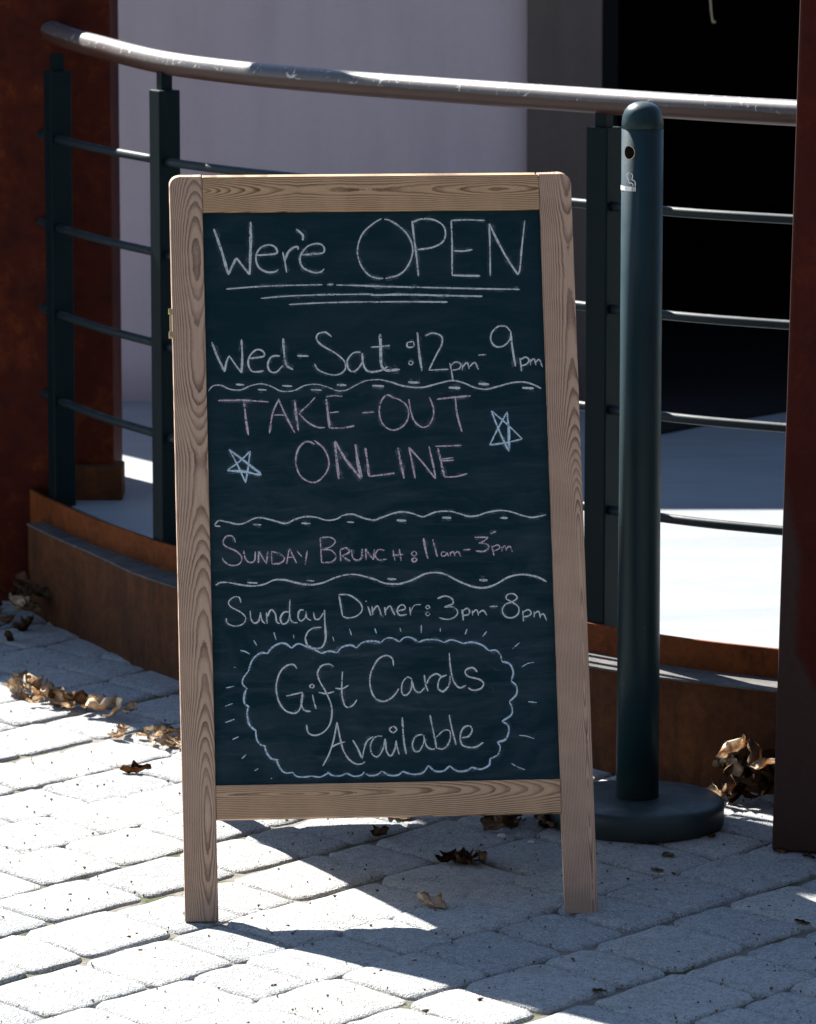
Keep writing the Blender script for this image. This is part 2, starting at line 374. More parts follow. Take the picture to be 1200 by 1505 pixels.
def paver_mesh(L, W, seed, joined=None, place=None):
    """one tumbled stone: wavy outline, rounded shoulder, uneven top"""
    rn = random.Random(seed)
    bm = joined or bmesh.new()
    gap = 0.0017
    hl, hw = L / 2 - gap, W / 2 - gap
    out = []; nl, nw = 5, 4
    cr = 0.019
    def pt(u, v): return Vector((u, v))
    pts = []
    for i in range(nl): pts.append((-hl + cr + (2 * hl - 2 * cr) * i / (nl - 1), -hw))
    pts.append((hl - cr * 0.3, -hw + cr * 0.3))
    for i in range(nw): pts.append((hl, -hw + cr + (2 * hw - 2 * cr) * i / (nw - 1)))
    pts.append((hl - cr * 0.3, hw - cr * 0.3))
    for i in range(nl): pts.append((hl - cr - (2 * hl - 2 * cr) * i / (nl - 1), hw))
    pts.append((-hl + cr * 0.3, hw - cr * 0.3))
    for i in range(nw): pts.append((-hl, hw - cr - (2 * hw - 2 * cr) * i / (nw - 1)))
    pts.append((-hl + cr * 0.3, -hw + cr * 0.3))
    pts = [(a + rn.uniform(-.003, .003), b + rn.uniform(-.003, .003)) for a, b in pts]
    shr = (RV, CV)
    cang = RV.dot(CV)
    rings = []
    tilt = (rn.uniform(-.012, .012), rn.uniform(-.012, .012)); dz = rn.uniform(-.0025, .0018)
    for ins, z in ((0.0, -0.05), (0.0, -0.0075), (0.0018, -0.0035), (0.0055, -0.0011), (0.018, 0.0)):
        ring = []
        for a, b in pts:
            f = 1 - ins / max(hl, hw) * 1.0
            fa = (abs(a) - ins) / max(abs(a), 1e-4) if abs(a) > hl * 0.9 else 1 - ins / hl * 0.9
            fb = (abs(b) - ins) / max(abs(b), 1e-4) if abs(b) > hw * 0.9 else 1 - ins / hw * 0.9
            A, B = a * fa, b * fb
            jz = rn.uniform(-.0011, .0011) if z > -0.01 else 0
            p = RV * A + CV * B
            ring.append(Vector((p.x, p.y, z + dz + jz + (tilt[0] * A + tilt[1] * B) * (z > -0.04))))
        rings.append(ring)
    T = place or Vector((0, 0, 0))
    vr = [[bm.verts.new(v + T) for v in r_] for r_ in rings]
    n = len(pts)
    for A, B in zip(vr, vr[1:]):
        for j in range(n): bm.faces.new((A[j], A[(j + 1) % n], B[(j + 1) % n], B[j])).smooth = True
    c = bm.verts.new(Vector((0, 0, dz + 0.0012)) + T)
    for j in range(n): bm.faces.new((vr[-1][j], vr[-1][(j + 1) % n], c)).smooth = True
    return bm

far = bmesh.new(); nsingle = 0
b = -50 * 0.186; row = -50
while row < 52:
    W = 0.186 + 0.006 * math.sin(row * 2.1)
    rr = random.Random(row * 13 + 5)
    a = -8.0 + rr.random() * 0.2
    while a < 8.0:
        L = rr.choice((0.125, 0.155, 0.19, 0.19, 0.22)) * rr.uniform(0.97, 1.03)
        bend = 0.012 * math.sin((a + row) * 1.3)
        ctr = ORG + RV * (a + L / 2) + CV * (b + W / 2 + bend)
        x, y = ctr.x, ctr.y; a += L
        if y < 5.2 or y > 11.5 or abs(x) > 3.4: continue
        if inside_terrace(x, y - 0.02) : continue
        half = 600 / 7000 * (y * 0.9867 + 0.3) + 0.13
        if 6.5 < y < 10.4 and abs(x) < half and nsingle < 298:
            m_ = fin(paver_mesh(L, W, nsingle), 'paver'); o = link('paver', m_, pav, M['paver']); o.location = (x, y, 0); nsingle += 1
        else:
            paver_mesh(L, W, rr.random(), far, Vector((x, y, 0)))
    b += W; row += 1
print('pavers', nsingle)
o = link('outlying_pavers', fin(far, 'outlying_pavers'), pav, M['paver']); o['kind'] = 'stuff'

# ------------------------------------------------------------------ terrace floor
bm = bmesh.new(); ZF = 0.226
ring = [offs(i, -0.02) for i in range(len(CURVE))]
top = [(p.x, p.y) for p in ring] + [(2.6, 16), (-2.6, 16), (-2.6, 10.46)]
vt = [bm.verts.new((x, y, ZF)) for x, y in top]; vb = [bm.verts.new((x, y, -0.03)) for x, y in top]
bm.faces.new(vt)
for i in range(len(vt)): bm.faces.new((vt[i], vt[(i + 1) % len(vt)], vb[(i + 1) % len(vb)], vb[i]))
tag(link('terrace_floor', fin(bm, 'terrace_floor'), None, M['floor']), kind='structure')

# ------------------------------------------------------------------ curved low steel wall
lw = tag(empty('low_wall', (0, 9, 0)), 'curved knee-high rusted steel wall carrying the railing behind the chalkboard', 'low wall')
def rel(o):
    o.location = -o.parent.location; return o
rel(band('face_plate', 0.03, 0.125, -0.03, 0.186, M['rust_wall'], lw, 3))
rel(band('ledge', 0.031, 0.128, 0.1862, 0.190, M['ledge'], lw, 3))
rel(band('kick_plate', 0.022, 0.030, 0.16, 0.243, M['rust_kick'], lw, 1))

# ------------------------------------------------------------------ railing
rail = tag(empty('railing', (0, 9, 0.24)), 'curved metal railing with worn round handrail, dark green posts and thin rods', 'railing')
def curve_at(x0, x1):
    return [p for p in CURVE if x0 <= p.x <= x1]
HR = catmull([(-0.825, 10.36, 1.232), (-0.758, 10.13, 1.226), (-0.695, 9.95, 1.219), (-0.63, 9.81, 1.213), (-0.49, 9.51, 1.203), (-0.32, 9.26, 1.199), (-0.13, 9.05, 1.197), (0.04, 8.89, 1.196),
              (0.25, 8.69, 1.196), (0.48, 8.47, 1.197), (0.67, 8.32, 1.197), (0.90, 8.17, 1.197), (1.25, 7.99, 1.197), (1.8, 7.78, 1.197)], 8)
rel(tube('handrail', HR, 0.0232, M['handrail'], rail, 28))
POSTS = [(-0.737, 10.02), (-0.485, 9.488), (0.354, 8.592), (1.05, 8.085)]
def tangent(x):
    return math.atan2(ycurve(x + 0.03) - ycurve(x - 0.03), 0.06)
for i, (x, y) in enumerate(POSTS):
    p = box('post', -0.0235, 0.0235, -0.0235, 0.0235, 0.20, 1.15, M['post'], rail, 0.0025)
    p.location = Vector((x, y, 0)) - rail.location; p.rotation_euler = (0, 0, tangent(x) + (0.12 if i == 2 else 0))
    s_ = box('post_cap_stub', -0.012, 0.012, -0.012, 0.012, 1.15, 1.186, M['post'], p, 0.001)
for zz in (1.008, 0.821, 0.637, 0.452):
    for (x0, x1) in ((-0.86, -0.745), (-0.745, -0.497), (-0.497, 0.354), (0.354, 1.05), (1.05, 1.8)):
        P = [Vector((x0, ycurve(x0), zz))] + [Vector((p.x, p.y, zz)) for p in CURVE if x0 + 0.02 < p.x < x1 - 0.02] + [Vector((x1, ycurve(x1), zz))]
        rel(tube('rod', P, 0.0088, M['rod'], rail, 12))

# ------------------------------------------------------------------ left steel pylon
py = tag(empty('steel_pylon', (-1.1, 10.3, 0)), 'wide rusted steel pylon the handrail runs into, left of the chalkboard', 'pylon')
rel(box('shaft', -1.42, -0.632, 10.12, 10.42, -0.03, 1.50, M['rust_col'], py, 0.004))
rel(box('base_flange', -0.742, -0.612, 10.075, 10.17, 0.2262, 0.298, M['rust_wall'], py, 0.003))

for a_, b_ in ((-1.53, -1.10),):  # unseen plates added above the view to shade the paving at right
    rel(box('shade_fin', a_, b_, 10.27, 10.285, 1.501, 2.98, M['rust_col'], py, 0.001))
rel(box('shade_arm', -1.53, -0.985, 10.286, 10.30, 2.36, 2.98, M['rust_col'], py, 0.001))

# ------------------------------------------------------------------ right steel column
rc = tag(empty('steel_column', (0.806, 7.785, 0), (0, R(1.15), R(-14))), 'dark red rusted steel column at the right edge beside the ash post', 'column')
k = N('sheen_painted_rusted_steel'); w_ = k.world()
oc = k.n('SeparateXYZ', ins={0: k.n('TexCoord').outputs['Object']})
a = k.noise(w_, 8, 6, 0.68, 0.4); b2 = k.noise(w_, 90, 4, 0.7)
c = k.ramp(k.math('ADD', k.math('MULTIPLY', a, 0.7), k.math('MULTIPLY', b2, 0.3)), [(0.36, (0.026, 0.0030, 0.002)), (0.55, (0.046, 0.0060, 0.0032)), (0.78, (0.10, 0.018, 0.006))])
# worn grey plus reflected light painted into the colour along the outer corner
up = k.math('MULTIPLY', k.math('SUBTRACT', 0.63, oc.outputs[2]), 8.0, clamp=True)
low = k.math('MULTIPLY', k.math('SUBTRACT', 0.34, oc.outputs[2]), 1.0, clamp=True)
edge = k.math('SUBTRACT', k.math('ADD', oc.outputs[0], 0.19), k.math('MULTIPLY', up, 0.030))
edge = k.math('ADD', k.math('SUBTRACT', edge, k.math('MULTIPLY', low, 0.55)), k.math('MULTIPLY', k.math('SUBTRACT', a, 0.5), 0.02))
wear_sheen = k.ramp(k.math('ADD', k.math('MULTIPLY', edge, 10.0), 0.5), [(0.42, g(1)), (0.58, g(0))])
c = k.mix(wear_sheen, c, k.mix(b2, (0.026, 0.015, 0.014), (0.048, 0.028, 0.025)))
k.bump(b2, 0.3, 0.0015); M['rust_sheen'] = k.set(c, 0.7, 0, 0.12)
o = box('shaft', -0.19, 0.19, -0.05, 0.17, 0.0, 2.2, M['rust_sheen'], rc, 0.004)

# ------------------------------------------------------------------ building behind
bd = tag(empty('building', (0, 11.6, ZF)), 'low building with lavender stucco wall, dark stone pier and black open doorway', 'building')
rel(box('wall', -1.25, 0.29, 11.6, 11.85, 0.2, 1.98, M['stucco'], bd))
rel(box('stone_pier', 0.291, 0.4705, 11.565, 12.0, 0.2, 1.98, M['stone'], bd, 0.004))
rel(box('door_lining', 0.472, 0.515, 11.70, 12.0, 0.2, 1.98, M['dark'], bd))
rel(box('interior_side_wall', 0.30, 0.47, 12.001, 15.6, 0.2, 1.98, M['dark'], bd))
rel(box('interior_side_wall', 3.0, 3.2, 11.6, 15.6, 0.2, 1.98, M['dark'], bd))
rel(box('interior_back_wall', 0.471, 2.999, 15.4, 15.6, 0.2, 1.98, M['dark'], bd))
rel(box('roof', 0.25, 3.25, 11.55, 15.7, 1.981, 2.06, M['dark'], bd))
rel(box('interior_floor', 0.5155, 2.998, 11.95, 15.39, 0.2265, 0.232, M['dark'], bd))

bm = bmesh.new(); q = [(0.505, 10.93), (0.74, 11.22), (1.02, 11.52), (1.6, 11.54), (1.6, 11.93), (0.53, 11.93), (0.53, 11.56), (0.505, 11.55)]  # slanted dark slab painting the shade in front of the doorway
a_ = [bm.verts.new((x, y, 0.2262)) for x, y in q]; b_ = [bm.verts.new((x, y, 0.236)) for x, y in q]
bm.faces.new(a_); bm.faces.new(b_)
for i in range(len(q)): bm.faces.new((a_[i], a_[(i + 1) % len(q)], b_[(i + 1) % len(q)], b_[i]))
tag(link('doorway_shade_slab', fin(bm, 'doorway_shade_slab'), None, M['dark']), 'skewed black slab added as shade on the terrace floor before the dark doorway', 'mat')  # no real mat: the slab stands in for doorway shade
# the house across the street: its dark brick closes off the low sky behind the camera
M['brick'] = mat_wall('dark_brick', (0.045, 0.028, 0.022), (0.075, 0.043, 0.033), 2.0)
k = N('window_glass'); M['glass'] = k.set((0.02, 0.025, 0.03), 0.05, 0, 0.5)
hs = tag(empty('brick_house', (0, -9, 0)), 'dark brick house across the street, behind the camera', 'house')
rel(box('wall', -22, 22, -15, -9, -0.02, 11, M['brick'], hs))
rel(box('roof', -22.4, 22.4, -15.4, -8.6, 11.001, 11.4, M['dark'], hs))
for fl in (1.2, 4.8, 8.2):
    for ix in range(-9, 10):
        f_ = rel(box('window', ix * 2.3 - 0.6, ix * 2.3 + 0.6, -9.0, -8.95, fl, fl + 1.7, M['dark'], hs))
        pn = box('pane', ix * 2.3 - 0.52, ix * 2.3 + 0.52, 0.051, 0.055, fl + 0.08, fl + 1.62, M['glass'], f_)

# ------------------------------------------------------------------ ash receptacle
ash = tag(empty('ash_receptacle', (0.394, 7.99, 0)), 'tall slim teal cigarette receptacle on a heavy round base', 'ash receptacle')
lathe('base', [(0, 0.001), (0.138, 0.001), (0.1485, 0.004), (0.1495, 0.036), (0.147, 0.0435), (0.141, 0.0475), (0.06, 0.0495), (0, 0.0495)], M['ash'], ash, 96)
rp = 0.0353
post = lathe('post', [(0, 0.049), (rp + 0.0015, 0.049), (rp + 0.001, 0.30), (rp, 0.60), (rp, 1.1965), (rp - 0.0012, 1.197)], M['ash'], ash)
cap = lathe('cap', [(rp - 0.0012, 1.197), (rp + 0.0003, 1.1985), (rp, 1.208), (rp * 0.96, 1.2185), (rp * 0.86, 1.228), (rp * 0.68, 1.2355), (rp * 0.42, 1.2405), (rp * 0.2, 1.242), (0, 1.2425)], M['ash'], ash)
# opening: a dark disc curved with the post, with a pale rim
HA = R(-90 - 44)       # direction the opening faces
def on_post(ang, z, r_): return Vector((r_ * math.cos(ang), r_ * math.sin(ang), z))
def wrap_poly(name, pts2, zc, ac, dr, mat, parent):
    bm = bmesh.new(); vs = [bm.verts.new(on_post(ac + u / rp, zc + v, rp + dr)) for u, v in pts2]
    c0 = bm.verts.new(on_post(ac + sum(p[0] for p in pts2) / len(pts2) / rp, zc + sum(p[1] for p in pts2) / len(pts2), rp + dr))
    for i in range(len(vs)): bm.faces.new((vs[i], vs[(i + 1) % len(vs)], c0))
    return link(name, fin(bm, name), parent, mat)
def wrap_ribbon(name, paths, zc, ac, wdt, dr, mat, parent):
    bm = bmesh.new()
    for P in paths:
        P = catmull([(a, b, 0) for a, b in P], 5) if len(P) > 2 else [Vector((P[0][0] + (P[1][0] - P[0][0]) * t / 6, P[0][1] + (P[1][1] - P[0][1]) * t / 6, 0)) for t in range(7)]
        prev = None
        for i, p in enumerate(P):
            t = (P[min(i + 1, len(P) - 1)] - P[max(i - 1, 0)]).normalized(); nn = Vector((-t.y, t.x, 0)) * wdt / 2
            q = [bm.verts.new(on_post(ac + (p + s * nn).x / rp, zc + (p + s * nn).y, rp + dr)) for s in (1, -1)]
            if prev: bm.faces.new((prev[0], prev[1], q[1], q[0]))
            prev = q
    return link(name, fin(bm, name), parent, mat)
zh = 1.159
circ = lambda r_, n=28: [(r_ * math.cos(2 * math.pi * i / n), r_ * math.sin(2 * math.pi * i / n)) for i in range(n)]
wrap_poly('opening', circ(0.0108), zh, HA + R(2), 0.0005, M['hole'], ash)
wrap_ribbon('opening_rim', [circ(0.0113) + [circ(0.0113)[0]]], zh, HA + R(2), 0.0012, 0.0012, M['rim'], ash)
# cigarette pictogram
zs = 1.098; AS = R(-90 - 20)
ic = wrap_ribbon('cigarette_symbol', [[(-0.0520, 0), (-0.0075, 0)]], zs, AS, 0.0078, 0.0006, M['print'], ash)
ic2 = wrap_ribbon('cigarette_symbol', [[(-0.0058, 0), (-0.0040, 0)], [(-0.0022, 0), (-0.0004, 0)]], zs, AS, 0.0078, 0.0006, M['print'], ash)
wrap_ribbon('smoke_symbol', [[(-0.0052, 0.0050), (-0.0056, 0.0085), (-0.0085, 0.0100), (-0.0130, 0.0104), (-0.0142, 0.0132), (-0.0148, 0.0165), (-0.0178, 0.0195), (-0.0178, 0.0235), (-0.0150, 0.0268), (-0.0128, 0.0272)],
                             [(-0.0012, 0.0050), (-0.0014, 0.0110), (-0.0030, 0.0140), (-0.0062, 0.0152), (-0.0072, 0.0168), (-0.0060, 0.0205), (-0.0066, 0.0240), (-0.0098, 0.0262)]], zs, AS, 0.0013, 0.0006, M['print'], ash)

# ------------------------------------------------------------------ A-frame chalkboard
YAW = R(5); TILT = R(20); WD = 0.6565; LEG = 1.2135; TH = 0.020; SW = 0.0525
sign = tag(empty('chalkboard_sign', (-0.3515, 7.31, 0), (0, 0, YAW)), 'wooden A-frame chalkboard listing opening hours and take-out in chalk', 'sandwich board')
front = empty('front_panel', (0, 0, 0), (-TILT, 0, 0), sign)
# local: x across, z up the leg, y into the board
def stile(name, x0, x1, mat, parent, round_left, y0=0.0, y1=TH, foot=math.tan(TILT)):
    bm = bmesh.new(); rad = 0.016; prof = []
    if round_left: prof = [(x1, 0), (x1, LEG - 0.0)] + [(x0 + rad - rad * math.sin(t), LEG - rad + rad * math.cos(t)) for t in [R(a_) for a_ in range(0, 91, 15)]] + [(x0, 0)]
    else: prof = [(x1, 0), (x1, LEG - rad)] + [(x1 - rad + rad * math.cos(t), LEG - rad + rad * math.sin(t)) for t in [R(a_) for a_ in range(0, 91, 15)]] + [(x0, LEG), (x0, 0)]
    cx = (x0 + x1) / 2
    A = [bm.verts.new((x - cx, y0, z if z > 0 else 0.0)) for x, z in prof]
    B = [bm.verts.new((x - cx, y1, z if z > 0 else foot * (y1 - y0))) for x, z in prof]
    bm.faces.new(A); bm.faces.new(B)
    for i in range(len(A)): bm.faces.new((A[i], A[(i + 1) % len(A)], B[(i + 1) % len(B)], B[i]))
    es = [e for e in bm.edges if abs(e.verts[0].co.y - e.verts[1].co.y) < 1e-6]
    bmesh.ops.bevel(bm, geom=es, offset=0.0011, segments=2, affect='EDGES')
    o = link(name, fin(bm, name), parent, mat); o.location = (cx, 0, 0); return o
def lip(o, z):                                      # names of sub-parts stay below three levels
    return o
stile('stile', 0, SW, M['wood_l'], front, True)
stile('stile', WD - SW, WD, M['wood_r'], front, False)
def railp(name, x0, x1, z0, z1, mat, parent, y0=0.0009, y1=TH):
    cx, cz = (x0 + x1) / 2, (z0 + z1) / 2
    o = box(name, x0 - cx, x1 - cx, y0, y1, z0 - cz, z1 - cz, mat, parent, 0.0012); o.location = (cx, 0, cz); return o
railp('rail', SW + 0.0004, WD - SW - 0.0004, 1.1545, LEG - 0.0004, M['wood_t'], front)
railp('rail', SW + 0.0004, WD - SW - 0.0004, 0.1625, 0.2165, M['wood_b'], front)
bo = box('blackboard', SW - 0.004, WD - SW + 0.004, 0.0075, 0.0125, 0.213, 1.158, M['board'], front)
# rear panel, mirrored, a little narrower
spread = 2 * LEG * math.sin(TILT) + 2 * TH
rear = empty('rear_panel', (0.0, spread, 0), (TILT, 0, 0), sign)
RK = 0.030                                          # the rear frame has racked a little sideways
for nm_, x_, mt_, lf in (('stile', RK, 'wood_r', True), ('stile', WD - SW + RK, 'wood_l', False)):
    o = stile(nm_, x_, x_ + SW, M[mt_], rear, lf, -TH, 0.0, -math.tan(TILT)); o.rotation_euler = (0, -math.atan(RK / LEG), 0)
railp('rail', SW + 0.002, WD - SW - 0.002, 1.1545, LEG - 0.0006, M['wood_t'], rear, -TH + 0.0006, -0.0009)
railp('rail', SW + RK * .85 + 0.002, WD - SW + RK * .85 - 0.002, 0.1625, 0.2165, M['wood_b'], rear, -TH + 0.0006, -0.0009)
box('blackboard', SW + 0.010, WD - SW + 0.010, -0.0125, -0.0075, 0.2167, 1.1543, M['board'], rear)
# small brass stays on the left and right edges
def stay(x, z, nm='hinge_stay'):
    bm = bmesh.new()
    add_box(bm, x - 0.0016, x + 0.0016, 0.004, 0.012, z, z + 0.036, 0.0005)
    add_box(bm, x - 0.0035, x + 0.0035, 0.003, 0.014, z + 0.032, z + 0.040, 0.0008)
    add_box(bm, x - 0.0035, x + 0.0045, 0.003, 0.014, z - 0.008, z + 0.002, 0.0008)
    return link(nm, fin(bm, nm), front, M['brass'])
stay(-0.0026, 0.955)

# --- chalk drawing (strokes measured on the panel face, mapped by a plane-to-plane map to panel metres)
Hm = [0.0011091800752134366, -2.358062745474778e-05, -0.27038242258764683, -2.3965276665766677e-05, -0.0011112213391479896, 1.5131043006448717, -1.210752346124362e-05, 2.7406892346027065e-05]
def uvm(x, y):
    d = Hm[6] * x + Hm[7] * y + 1
    return (Hm[0] * x + Hm[1] * y + Hm[2]) / d, (Hm[3] * x + Hm[4] * y + Hm[5]) / d
TR = {1: (240, 240, .266667), 2: (540, 240, .283333), 3: (280, 550, .233333), 4: (540, 550, .233333), 5: (300, 850, .216667), 6: (540, 850, .25)}
DUST = []; layer = [0]; CH = random.Random(3)
def parse(s):
    out = []
    for st in s.replace('\n', ' ').split(';'):
        n_ = [float(v) for v in st.replace(',', ' ').split()]
        if len(n_) >= 4: out.append([(n_[i], n_[i + 1]) for i in range(0, len(n_) - 1, 2)])
    return out
def chalk(name, parts, mat):
    """parts: list of (region, width_px, strokes, smooth)"""
    bm = bmesh.new()
    for reg, wd, strokes in parts:
        ox, oy, sc = TR[reg]
        for st in parse(strokes):
            layer[0] += 1; yy = 0.0074 - 0.00035 - 0.0000015 * layer[0]
            P = [Vector((*uvm(ox + x * sc, oy + y * sc), 0)) for x, y in st]
            P = catmull(P, 7) if len(P) > 2 else [P[0].lerp(P[1], t / 8) for t in range(9)]
            # resample evenly
            L = [0]
            for a_, b_ in zip(P, P[1:]): L.append(L[-1] + (b_ - a_).length)
            n_ = max(3, int(L[-1] / 0.0022)); Q = []; j = 0
            for i in range(n_ + 1):
                t = L[-1] * i / n_
                while j < len(L) - 2 and L[j + 1] < t: j += 1
                f = (t - L[j]) / max(L[j + 1] - L[j], 1e-9); Q.append(P[j].lerp(P[j + 1], min(max(f, 0), 1)))
            w0 = wd * 0.00098; ph = CH.random() * 9; press = CH.uniform(0.88, 1.12)
            if mat is not M['ghost']: DUST.append((Q, w0))
            prev = None
            for i, p in enumerate(Q):
                t = (Q[min(i + 1, n_)] - Q[max(i - 1, 0)]).normalized(); nn = Vector((-t.y, t.x, 0))
                e = min(i, n_ - i); endf = 0.55 + 0.45 * min(e / 2.0, 1)
                ww = w0 * press * endf * (0.84 + 0.34 * noise.noise(Vector((i * 0.09 + ph, ph, 0))) + 0.10 * CH.uniform(-1, 1)) / 2
                q = [bm.verts.new((p.x + s * nn.x * ww, yy, p.y + s * nn.y * ww)) for s in (1, -1)]
                if prev: bm.faces.new((prev[0], prev[1], q[1], q[0]))
                prev = q
    me = bpy.data.meshes.new(name); bm.to_mesh(me); bm.free()
    return link(name, me, front, mat)
def dots(L, h=13):
    return ';'.join('%g,%g %g,%g %g,%g' % (x - w_ / 2, y - 2, x, y, x + w_ / 2, y + 1) for x, y, w_ in L)

chalk('chalk_lettering', [(1, 4.6, '280,355 300,410 330,500 360,608;478,608 483,450 484,315'), (1, 3.6, '360,608 382,560 405,515;405,515 440,560 478,608'),
    (1, 3.6, '520,500 575,497 628,488 618,455 580,443 535,462 512,510 527,565 570,592 615,592 638,578;660,482 672,535 682,596;673,530 690,485 720,457 745,455 744,470;768,498 830,493 885,485 885,450 850,436 800,450 765,490 755,530 775,570 830,595 870,592 890,575'),
    (1, 5.0, '735,357 755,372 772,392 770,418'),
    ], M['white'])
chalk('chalk_lettering', [(1, 3.2, '1205,298 1165,322 1110,370 1080,430 1074,500 1100,570 1140,612 1180,627 1215,628'),
    (2, 3.3, '90,284 118,290 170,322 215,370 238,430 230,490 200,545 165,573 132,583 95,592;235,292 245,380 258,480 268,580;235,302 280,283 340,285 390,310 408,350 395,400 340,430 262,442;438,290 442,400 443,575;438,290 520,287 612,290;450,448 500,449 548,442;443,575 520,577 588,578;635,305 640,440 641,580;785,572 795,540 805,430 820,292'),
    (2, 4.2, '635,305 680,400 730,490 785,572')], M['white'])
chalk('chalk_underline', [(1, 2.6, '348,687 500,675 640,668 880,663;905,662 940,661;955,664 1060,667 1200,670'), (2, 2.8, '-10,632 130,634 380,640 600,645 795,648'), (1, 2.8, '540,738 700,725 900,718 1160,715'), (2, 3.4, '20,678 200,675 400,680 600,684'),
    (1, 2.2, '695,772 900,762 1100,758 1170,757'), (2, 2.6, '30,714 200,712 420,714')], M['white'])
chalk('chalk_lettering', [(1, 4.2, '268,980 300,1060 340,1143;433,1150 437,1060 433,965;663,958 668,1040 680,1105 718,1132'), (1, 3.2, '340,1143 350,1090 365,1055;365,1055 400,1105 433,1150;478,1070 555,1058 550,1030 515,1022 480,1055 470,1100 490,1140 530,1143 557,1137;645,1055 600,1060 578,1100 590,1140 625,1145 660,1110;740,1055 803,1057;930,950 895,925 855,935 848,965 880,1000 950,1040 1000,1085 1005,1130 970,1158 920,1158 860,1135 835,1100;1090,1035 1050,1040 1018,1080 1025,1130 1060,1140 1100,1090 1100,1045;1098,1040 1105,1100 1130,1140 1190,1140 1240,1115'),
    (2, 4.6, '68,880 72,960 75,1040 100,1068 165,1065'), (2, 3.0, '20,948 70,945 120,940;160,1062 172,1066;208,925 240,920 242,945 212,948 208,925;220,1020 240,1025 232,1040 218,1035 220,1020'),
    (2, 3.8, '262,872 272,980 286,1072;748,880 757,960 772,1048'), (2, 2.8, '303,890 340,875 385,890 390,930 360,990 322,1068;322,1068 380,1065 425,1063;430,1030 440,1075 447,1122;435,1045 460,1025 487,1035 480,1060 445,1068;497,1035 495,1068;497,1052 520,1028 532,1062;532,1052 560,1028 580,1064;578,990 620,987;745,865 720,840 680,842 648,875 645,915 670,945 710,942 745,905 748,865;795,1005 800,1040 803,1073;797,1014 825,1000 842,1015 830,1035 800,1047;848,1010 850,1042;850,1025 868,1008 878,1042;878,1027 895,1012 912,1052')], M['white'])
chalk('chalk_wavy_line', [(1, 2.3, '250,1250 275,1222 320,1218 370,1240 430,1243 480,1222 540,1210 600,1225 650,1250 720,1248 780,1220 840,1212 900,1225 960,1247 1010,1245 1060,1220 1120,1193 1200,1186'), (2, 2.6, '60,1116 120,1128 190,1150 280,1158 360,1140 440,1122 500,1133 560,1158 620,1167 690,1150 760,1132 820,1130 870,1145 905,1163'),
    (1, 3.6, dots([(425, 1215, 46), (685, 1222, 56), (985, 1217, 52), (548, 1243, 50), (845, 1244, 60)])), (2, 4.2, dots([(58, 1150, 62), (245, 1132, 62), (607, 1140, 56), (455, 1160, 60), (837, 1161, 60)]))], M['white'])
chalk('chalk_lettering', [(3, 4.0, '340,168 350,270 367,378;658,155 668,250 682,352;858,150 868,240 880,335'), (3, 2.8, '175,160 330,158 495,168;560,148 520,240 500,368;788,140 740,190 690,235;685,240 740,295 800,328 850,330;855,137 900,130 960,132;880,237 938,230;880,333 960,332 1035,320;1085,237 1160,233;528,252 565,250 600,253'),
    (3, 3.4, '555,148 600,250 660,365'),
    (4, 3.0, '165,140 130,125 95,155 78,220 90,290 130,335 180,345 235,315 262,260 255,200 215,160 150,135;440,152 540,140 655,130'), (4, 3.3, '265,150 275,220 300,290 350,328 395,310 420,250 415,190 395,140;558,145 570,250 600,358'),
    ], M['pink'])
chalk('chalk_lettering', [(3, 3.0, '780,410 840,460 875,540 860,610 810,665 760,675 700,640 668,570 672,490 705,435 745,418 785,435;1045,435 1052,540 1075,655;1130,638 1200,630 1290,618'), (3, 4.6, '912,415 922,520 938,655;912,415 980,530 1078,655;1105,458 1118,550 1128,638'), (3, 2.6, '1038,438 1062,545 1085,650'),
    (4, 4.0, '195,455 215,560 235,652'), (4, 2.9, '265,455 285,550 305,652;265,455 350,550 432,652;435,652 415,550 392,450;432,448 520,446 600,442;470,540 550,535;465,530 545,520;488,640 560,640 635,620'), (4, 3.6, '448,460 470,560 488,640')], M['pink'])
chalk('chalk_star', [(3, 2.9, '245,468 350,550 450,628;450,628 340,612 232,600;232,600 310,545 378,478;378,478 365,580 350,678;350,678 300,570 245,468;248,470 330,530 445,616;238,604 330,604 440,632')], M['blue'])
chalk('chalk_star', [(4, 2.8, '785,225 835,350 895,480;895,480 892,350 885,230;885,230 825,340 775,440;775,440 880,425 980,402;980,402 880,305 785,225;790,240 840,365 888,472;897,470 898,350 882,240')], M['blue'])
chalk('chalk_wavy_line', [(3, 2.6, '152,945 180,918 230,925 300,940 350,930 400,905 450,900 520,915 600,935 660,910 720,893 790,895 860,915 920,908 970,882 1030,878 1090,900 1150,913 1190,908'), (4, 3.2, '65,905 100,895 170,870 230,862 290,873 350,893 390,880 440,862 520,858 580,872 640,890 700,885 760,865 840,853 910,862 980,885 1040,897 1100,887 1130,880'),
    (3, 3.8, dots([(172, 952, 34), (420, 943, 56), (730, 935, 56), (1010, 927, 46)])), (4, 4.4, dots([(218, 916, 60), (503, 899, 58), (863, 900, 50)]))], M['white'])
